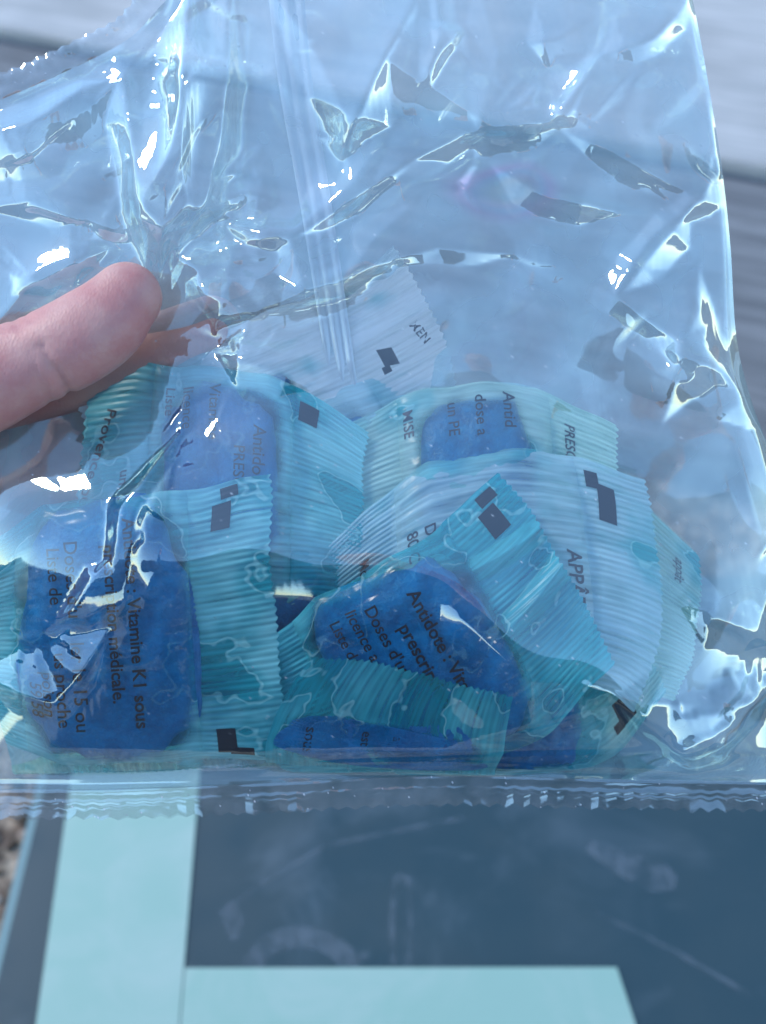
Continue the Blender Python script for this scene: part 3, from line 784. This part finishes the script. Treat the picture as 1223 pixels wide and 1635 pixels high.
def facetize(H, its, kap, lam=.2, step=3.2):
    """flatten the gentle slopes and keep the creases: stiff film folds into flat faces with sharp edges"""
    dx = step*PXM/MM
    gx=np.diff(H,axis=0,append=H[-1:])/dx; gy=np.diff(H,axis=1,append=H[:,-1:])/dx
    g=np.stack([gx,gy],-1)
    for _ in range(its):
        acc=0
        for ax in (0,1):
            d=np.diff(g,axis=ax); c=np.exp(-((d**2).sum(-1,keepdims=True))/kap**2); f=d*c
            z=np.zeros_like(g)
            if ax==0: z[:-1]+=f; z[1:]-=f
            else: z[:,:-1]+=f; z[:,1:]-=f
            acc=acc+z
        g=g+lam*acc
    # integrate (Neumann Poisson by mirrored FFT)
    gx,gy=g[...,0]*dx,g[...,1]*dx
    div=np.zeros_like(H); div[:-1]+=gx[:-1]; div[1:]-=gx[:-1]; div[:,:-1]+=gy[:,:-1]; div[:,1:]-=gy[:,:-1]
    n,m=H.shape; D=np.block([[div,div[:,::-1]],[div[::-1],div[::-1,::-1]]])
    F=np.fft.fft2(D); kx=2*np.cos(2*np.pi*np.arange(2*n)/(2*n))-2; ky=2*np.cos(2*np.pi*np.arange(2*m)/(2*m))-2
    den=kx[:,None]+ky[None]; den[0,0]=1; F/=den; F[0,0]=0
    Z=np.real(np.fft.ifft2(F))[:n,:m]
    E=H-Z; 
    # low-pass of error
    k=24
    def lp(a):
        b=np.pad(a,k,mode='reflect'); c=np.cumsum(b,0); b=(c[2*k:]-c[:-2*k])/(2*k); c=np.cumsum(b,1); b=(c[:,2*k:]-c[:,:-2*k])/(2*k); return b[:a.shape[0],:a.shape[1]]
    E=lp(lp(E))
    return Z+E

def upsample(a):
    n, m_ = a.shape[:2]
    b = np.empty((2*n-1, m_)+a.shape[2:]); b[::2] = a; b[1::2] = (a[1:]+a[:-1])/2
    if n > 3: b[3:-3:2] = (9*(a[1:-2]+a[2:-1])-(a[:-3]+a[3:]))/16
    c = np.empty((2*n-1, 2*m_-1)+a.shape[2:]); c[:, ::2] = b; c[:, 1::2] = (b[:, 1:]+b[:, :-1])/2
    c[:, 3:-3:2] = (9*(b[:, 1:-2]+b[:, 2:-1])-(b[:, :-3]+b[:, 3:]))/16
    return c

def blur(a, n):
    for _ in range(n):
        b = np.pad(a, 1, mode='edge')
        a = (b[:-2, 1:-1]+b[2:, 1:-1]+b[1:-1, :-2]+b[1:-1, 2:]+4*b[1:-1, 1:-1])/8
    return a

bag_base = W(560, 1290, 0)
bag = root('plastic_bag', bag_base, 'crumpled clear plastic bag full of blue sachets, pinched by a hand', 'bag')
def film_setup(P):
    x, y = P[..., 0], P[..., 1]
    p1, p2 = pinch(x, y); pm = np.maximum(p1, p2)
    eg = np.linspace(0, 1, P.shape[0])[:, None]
    side = np.sqrt(np.clip(1-np.clip((eg-.955)/.045, 0, 1)**2, 0, 1))
    edge = sstep(1256, 1190, y)
    Hb = ((front_base(x, y)*(1-.95*pm) - .5*p2)*edge + (1-edge)*.3)*side
    H0 = front_h(x, y)*side
    pin = np.zeros(P.shape[:2], bool); pin[0] = pin[-1] = True; pin[:, 0] = pin[:, -1] = True
    pin |= np.hypot((x-225)/45., (y-480)/40.) < 1
    pin |= np.hypot((x-60)/110., (y-600)/60.) < 1
    heap = sstep(640, 760, y)*sstep(1240, 1180, y)*sstep(1080, 980, x)
    bump_ = lambda cx, cy, rx, ry: np.exp(-((x-cx)/rx)**2-((y-cy)/ry)**2)
    eps = .012 + .014*(1-heap) + .035*bump_(270, 250, 130, 260) + .03*bump_(1130, 1120, 110, 110) + .02*bump_(130, 900, 120, 170)
    eps = eps*sstep(1235, 1150, y)*np.clip(np.minimum(eg, 1-eg)*25, 0, 1)
    return H0, Hb, Hb-2.-1.5*(1-heap), Hb+4.+11*(1-heap), pin, eps
X = None
for a_n, b_n, its, kb in ((60, 58, 200, .35), (119, 115, 100, .45), (237, 229, 60, .5)):
    P = coons(a_n, b_n); H0, Hb, lo, hi, pin, eps = film_setup(P)
    X = relax(P, H0, Hb, lo, hi, pin, eps, its, kb, .12 if a_n > 100 else .06, None if X is None else upsample(X))
X = upsample(X); NU, NV = X.shape[:2]; sidef = 1.0
P = X[..., :2]*MM/PXM; H = facetize(X[..., 2], 110, .05)
def film_attrs(me, x, y, seed, specks):
    hz = np.clip(.9 + 1.1*fbm(x/120., y/120., seed, 3), .1, 2.5)
    r = np.random.RandomState(seed); k = r.rand(*np.shape(x)) < specks
    attr(me, 'haze', np.where(k, r.uniform(6, 30, np.shape(x)), hz))
    st = .5 + .2*fbm(x/200., y/200.+2, seed+3, 2)
    st = st + .27*np.exp(-(((x-790)/120.)**2+((y-305)/45.)**2))
    attr(me, 'stress', st)
me = mesh_from('front_film', W(P[..., 0], P[..., 1], H*sidef).reshape(-1, 3)-bag_base, grid_faces(NU, NV))
film_attrs(me, P[..., 0], P[..., 1], 201, .0018)
link('front_film', me, M['film'], bag)
X = None
for a_n, b_n, its in ((60, 58, 160), (119, 115, 60)):
    P = coons(a_n, b_n); x, y = P[..., 0], P[..., 1]
    _, _, _, _, pin, eps = film_setup(P)
    side = np.sqrt(np.clip(1-np.clip((np.linspace(0, 1, a_n)[:, None]-.955)/.045, 0, 1)**2, 0, 1))
    H0 = back_h(x, y)*side; Hb = back_base(x, y)*side*sstep(1256, 1190, y)
    X = relax(P, H0, Hb, Hb-9, np.minimum(Hb+2.5, -.3), pin, eps*.8, its, .4, .015, None if X is None else upsample(X))
X = upsample(X); NU2, NV2 = X.shape[:2]
P2 = X[..., :2]*MM/PXM; H2 = facetize(X[..., 2], 160, .10, .2, 6.4); sidef = 1.0
me = mesh_from('back_film', W(P2[..., 0], P2[..., 1], H2*sidef).reshape(-1, 3)-bag_base, grid_faces(NU2, NV2)[:, ::-1])
film_attrs(me, P2[..., 0], P2[..., 1], 211, 0)
link('back_film', me, M['film_back'], bag)

def strip(name, line, w0, w1, n, k, teeth, tooth_px, hfun, mat, tdepth=9, layers=2):
    """sealed edge of the bag: a ridged strip on one side of a line, its outer rim cut in teeth"""
    c = curve(line, n)
    tg = np.gradient(c, axis=0); tg /= np.linalg.norm(tg, axis=1)[:, None]
    nr = np.stack([-tg[:, 1], tg[:, 0]], -1)
    arc = np.r_[0, np.cumsum(np.linalg.norm(np.diff(c, axis=0), axis=1))]
    vs, fs, qs = [], [], []
    for ly in range(layers):
        v = np.linspace(0, 1, k)
        wob = 5*perlin(arc/70., arc*0+ly, 77)
        zig = tdepth*(np.abs((arc/teeth) % 1-.5)*2-.5)*(.55+.9*np.abs(perlin(arc/90., arc*0+.5+ly, 78)))
        width = (w1 + wob + zig)
        D = w0 + (width[:, None]-w0)*v[None, :]
        Q = c[:, None]+nr[:, None]*D[..., None]
        hh = hfun(arc[:, None]+0*D, v[None, :]+0*D) + (.12 if ly else -.12)
        vs.append(W(Q[..., 0], Q[..., 1], hh).reshape(-1, 3)-bag_base); fs.append(grid_faces(n, k)+ly*n*k); qs.append(Q.reshape(-1, 2))
    me = mesh_from(name, np.concatenate(vs), np.concatenate(fs)); qs = np.concatenate(qs)
    film_attrs(me, qs[:, 0]*3, qs[:, 1]*3, 221, .0015)
    return link(name, me, mat, bag)

def bh(a, v):
    r = .16*np.exp(-((v-.12)/.05)**2)+.2*np.exp(-((v-.45)/.05)**2)+.12*np.exp(-((v-.62)/.04)**2); r = r*.8*sstep(.95, .8, v)*(.4+np.abs(perlin(a/160., v*0+.3, 84))*2)
    return r + .8*perlin(a/170., v*.3+3, 81) + .5*perlin(a/60., v*1.4, 82)*v
strip('bottom_seal', [(-190, 1266), (0, 1260), (160, 1260), (420, 1250), (700, 1238), (1000, 1244), (1318, 1248)], 0, 47, 900, 22, 27, 9, bh, M['seal'], 8)
def thh(a, v):
    r = .1*np.sin(v*np.pi*2*1.5)
    return r + 2.0*perlin(a/100., v*.6+3, 91) + .8*perlin(a/40., v*1.2, 92)*v + .3*perlin(a/12., v*2, 93)*v**2
strip('top_seal', [(470, -90), (330, -55), (262, 4), (205, 62), (110, 112), (0, 160), (-90, 196), (-190, 236)], 0, 38, 700, 22, 22, 7, thh, M['seal'], 6)

# lengthwise seam on the back of the bag
vv = np.linspace(0, 1, 160); c = curve([(452, -70), (470, 120), (500, 300), (528, 480), (560, 700)], 160)
w = np.linspace(29, 22, 160)[:, None]
xx = c[:, :1] + w*np.linspace(-1, 1, 14)[None, :]; yy = c[:, 1:] + 0*xx
hz = back_h(xx, yy) + 1.0 + .35*np.sin(np.linspace(0, np.pi*5, 14))[None, :]
me = mesh_from('back_seam', W(xx, yy, hz).reshape(-1, 3)-bag_base, grid_faces(160, 14))
film_attrs(me, xx, yy, 231, 0)
link('back_seam', me, M['seam'], bag)

# ------------------------------------------------------------------ the hand
m, t, p = principled('skin', (0.5, 0.27, 0.21), 0.5); nt = m.node_tree
co = t.coord()
cc = t.mixc(t.ramp(t.noise(co, 70, 4, 0.6), 0.35, 0.7), (0.60, 0.335, 0.295, 1), (0.52, 0.205, 0.195, 1))
nt.links.new(t.mixc(t.ramp(t.noise(co, 25, 2), 0.4, 0.7, 0, .6), cc, (0.64, 0.39, 0.345, 1)), p.inputs['Base Color'])
p.inputs['Subsurface Weight'].default_value = 0.3; p.inputs['Subsurface Radius'].default_value = (1, .35, .2); p.inputs['Subsurface Scale'].default_value = .004
vo = t.n('ShaderNodeTexVoronoi'); vo.inputs['Scale'].default_value = 1500; nt.links.new(t.mapping(co, scale=(1, .6, .6)), vo.inputs['Vector'])
nt.links.new(t.bump(t.math('ADD', vo.outputs['Distance'], t.math('MULTIPLY', t.noise(co, 300, 4), 1.0)), 0.2, 0.0004), p.inputs['Normal'])
M['skin'] = m

def tube(pts, n=26, flat_=1.0):
    """pts: (px, py, h mm, radius px); smooth tapered tube with a round end"""
    A = np.array(pts, float); m_ = len(A)
    tt = np.linspace(0, m_-1, (m_-1)*14+1)
    Pp = np.vstack([2*A[0]-A[1], A, 2*A[-1]-A[-2]])
    i = np.minimum(tt.astype(int), m_-2); f = (tt-i)[:, None]
    a, b, c, e = Pp[i], Pp[i+1], Pp[i+2], Pp[i+3]
    C = .5*(2*b+(c-a)*f+(2*a-5*b+4*c-e)*f**2+(-a+3*b-3*c+e)*f**3)
    X = W(C[:, 0], C[:, 1], C[:, 2]); R = np.abs(C[:, 3])*PXM
    # round cap
    tg = X[-1]-X[-2]; tg /= np.linalg.norm(tg)
    for q in np.linspace(0.12, .995, 12):
        X = np.vstack([X, X[len(C)-1]+tg*R[len(C)-1]*q*1.0]); R = np.r_[R, R[len(C)-1]*math.sqrt(1-q*q)]
    T = np.gradient(X, axis=0); T /= np.linalg.norm(T, axis=1)[:, None]
    up = AN; U = np.cross(T, up); U /= np.linalg.norm(U, axis=1)[:, None]; V = np.cross(U, T)
    th = np.linspace(0, 2*np.pi, n, endpoint=False)
    ring = X[:, None]+(U[:, None]*np.cos(th)[None, :, None]+V[:, None]*np.sin(th)[None, :, None]*flat_)*R[:, None, None]
    k = len(X)
    i = np.arange(k-1)[:, None]*n+np.arange(n)[None, :]; j = np.arange(k-1)[:, None]*n+((np.arange(n)+1) % n)[None, :]
    F = np.stack([i, j, j+n, i+n], -1).reshape(-1, 4)
    return ring.reshape(-1, 3), [tuple(q) for q in F]+[tuple(range(n))[::-1], tuple(range((k-1)*n, k*n))]

chains = [
 ([(-560, 900, -4, 120), (-340, 770, 6, 100), (-160, 668, 13, 82), (-40, 618, 14, 76), (45, 580, 13.5, 67), (110, 551, 13, 67), (165, 515, 11.5, 64), (203, 474, 10, 53)], .86),
 ([(-560, 940, -18, 130), (-330, 780, -16, 78), (-140, 690, -14.5, 68), (20, 632, -13.5, 60), (150, 590, -12, 58), (250, 556, -11.5, 56), (338, 520, -10.5, 50)], .86),
 ([(-560, 980, -26, 130), (-330, 880, -30, 78), (-140, 800, -31, 66), (20, 738, -28, 60), (120, 700, -24, 56), (190, 668, -21, 48)], .9),
 ([(-560, 1020, -30, 130), (-330, 960, -36, 74), (-160, 905, -36, 62), (-30, 860, -33, 58), (60, 820, -28, 52), (110, 796, -24, 44)], .9),
 ([(-560, 1060, -30, 120), (-340, 1040, -36, 66), (-200, 1000, -36, 56), (-90, 962, -33, 50), (-10, 930, -29, 40)], .9),
 ([(-1100, 1180, -30, 190), (-800, 1080, -24, 175), (-600, 990, -20, 170), (-430, 910, -22, 130)], .8),
]
vs, fs, off = [], [], 0
for ch, fl in chains:
    a, b = tube(ch, 28, fl); vs.append(a); fs += [tuple(i+off for i in f) for f in b]; off += len(a)
hb = W(-560, 980, -20)
me = mesh_from('hand', np.concatenate(vs)-hb, fs)
hand = link('person', me, M['skin'])
hand.location = hb
rm = hand.modifiers.new('r', 'REMESH'); rm.mode = 'VOXEL'; rm.voxel_size = 0.0011
sm = hand.modifiers.new('s', 'SMOOTH'); sm.factor = .5; sm.iterations = 10
dg = bpy.context.evaluated_depsgraph_get()
me2 = bpy.data.meshes.new_from_object(hand.evaluated_get(dg))
hand.modifiers.clear(); hand.data = me2
n = len(me2.vertices); co = np.zeros(n*3, dtype=np.float32); me2.vertices.foreach_get('co', co); co = co.reshape(-1, 3).astype(float)
wco = co + hb
# creases at the thumb joint and tip, pressed into the skin
rel = wco-CAM; dep = -(rel@AN); pxx = (rel@AX)/dep*FPX+IW/2; pyy = -(rel@AY)/dep*FPX+IH/2
hgt = (DB-dep)/MM - (817.5-pyy)*PXM*TILT/MM
front = sstep(3, 8, hgt)
nrmv = np.zeros(n*3, dtype=np.float32); me2.vertices.foreach_get('normal', nrmv); nrmv = nrmv.reshape(-1, 3).astype(float)
push = np.zeros(n)
for pts, a, w in [([(66, 552), (80, 580), (100, 612), (120, 640)], .85, 8), ([(92, 588), (108, 618)], .5, 7), ([(50, 560), (62, 600), (80, 640)], .35, 8),
                  ([(20, 508), (30, 520)], .5, 7), ([(36, 500), (48, 512)], .4, 6)]:
    d, k = seg_dist(pxx, pyy, pts); push += a*np.exp(-(d/w)**2)
co2 = co - nrmv*(push*front*MM)[:, None]
me2.vertices.foreach_set('co', co2.astype(np.float32).ravel()); me2.update()
me2.polygons.foreach_set('use_smooth', np.ones(len(me2.polygons), dtype=bool))
me2.materials.clear(); me2.materials.append(M['skin'])
tag(hand, 'bare hand from the left pinching the bag between thumb and fingers', 'person')

# the person the hand belongs to crouches behind the camera; the film mirrors the dark jacket
M['jacket'], t, p = principled('dark_jacket_cloth', (0.045, 0.043, 0.042), 0.9); nt = M['jacket'].node_tree
nt.links.new(t.bump(t.noise(t.coord(), 40, 4), .4, .01), p.inputs['Normal'])
def body(name, chains, mat, voxel):
    vs, fs, off = [], [], 0
    for ch in chains:
        A = np.array(ch, float); tt = np.linspace(0, len(A)-1, (len(A)-1)*8+1)
        C = np.stack([np.interp(tt, np.arange(len(A)), A[:, k]) for k in range(5)], -1)
        n = 24; th = np.linspace(0, 2*np.pi, n, endpoint=False)
        T = np.gradient(C[:, :3], axis=0); T /= np.linalg.norm(T, axis=1)[:, None]
        ref = np.where(np.abs(T[:, 2:]) > .8, np.array([[0., 1, 0]]), np.array([[0., 0, 1]]))
        U = np.cross(T, ref); U /= np.linalg.norm(U, axis=1)[:, None]; V = np.cross(U, T)
        r = C[:, None, :3]+U[:, None]*np.cos(th)[None, :, None]*C[:, None, 3:4]+V[:, None]*np.sin(th)[None, :, None]*C[:, None, 4:5]
        k = len(C); i = np.arange(k-1)[:, None]*n+np.arange(n)[None, :]; j = np.arange(k-1)[:, None]*n+((np.arange(n)+1) % n)[None, :]
        fs += [tuple(q+off) for q in np.stack([i, j, j+n, i+n], -1).reshape(-1, 4)]
        fs += [tuple(np.arange(n)[::-1]+off), tuple(np.arange((k-1)*n, k*n)+off)]
        vs.append(r.reshape(-1, 3)); off += k*n
    o = link(name, mesh_from(name, np.concatenate(vs)-hb, fs), mat)
    a = o.modifiers.new('r', 'REMESH'); a.mode = 'VOXEL'; a.voxel_size = voxel
    b = o.modifiers.new('s', 'SMOOTH'); b.factor = .5; b.iterations = 8
    m2 = bpy.data.meshes.new_from_object(o.evaluated_get(bpy.context.evaluated_depsgraph_get()))
    o.modifiers.clear(); o.data = m2; m2.materials.clear(); m2.materials.append(mat)
    m2.polygons.foreach_set('use_smooth', np.ones(len(m2.polygons), dtype=bool))
    o.parent = hand
    return o
wr = W(-1000, 1150, -28)
body('jacket', [[(0, -.62, .25, .17, .14), (0, -.60, .5, .19, .14), (0, -.56, .72, .21, .12), (0, -.55, .80, .16, .10), (0, -.54, .86, .07, .07)],
                [(-.17, -.56, .76, .075, .075), (-.33, -.42, .56, .06, .06), tuple(wr + (wr-hb)*.1)+(.042, .038)],
                [(.17, -.56, .76, .075, .075), (.30, -.38, .56, .06, .06), (.20, -.20, .52, .042, .042)]], M['jacket'], .012)
body('trousers', [[(-.08, -.62, .28, .10, .10), (-.16, -.25, .36, .08, .08), (-.15, -.42, .08, .05, .05)],
                  [(.08, -.62, .28, .10, .10), (.16, -.25, .36, .08, .08), (.15, -.42, .08, .05, .05)]], M['jacket'], .012)
body('head', [[(0, -.54, .84, .05, .055), (0, -.53, .90, .055, .065), (0, -.52, .97, .075, .095), (0, -.53, 1.03, .07, .085), (0, -.53, 1.07, .035, .045)],
              [(0, -.43, .955, .014, .014), (0, -.405, .945, .012, .016)]], M['skin'], .008)
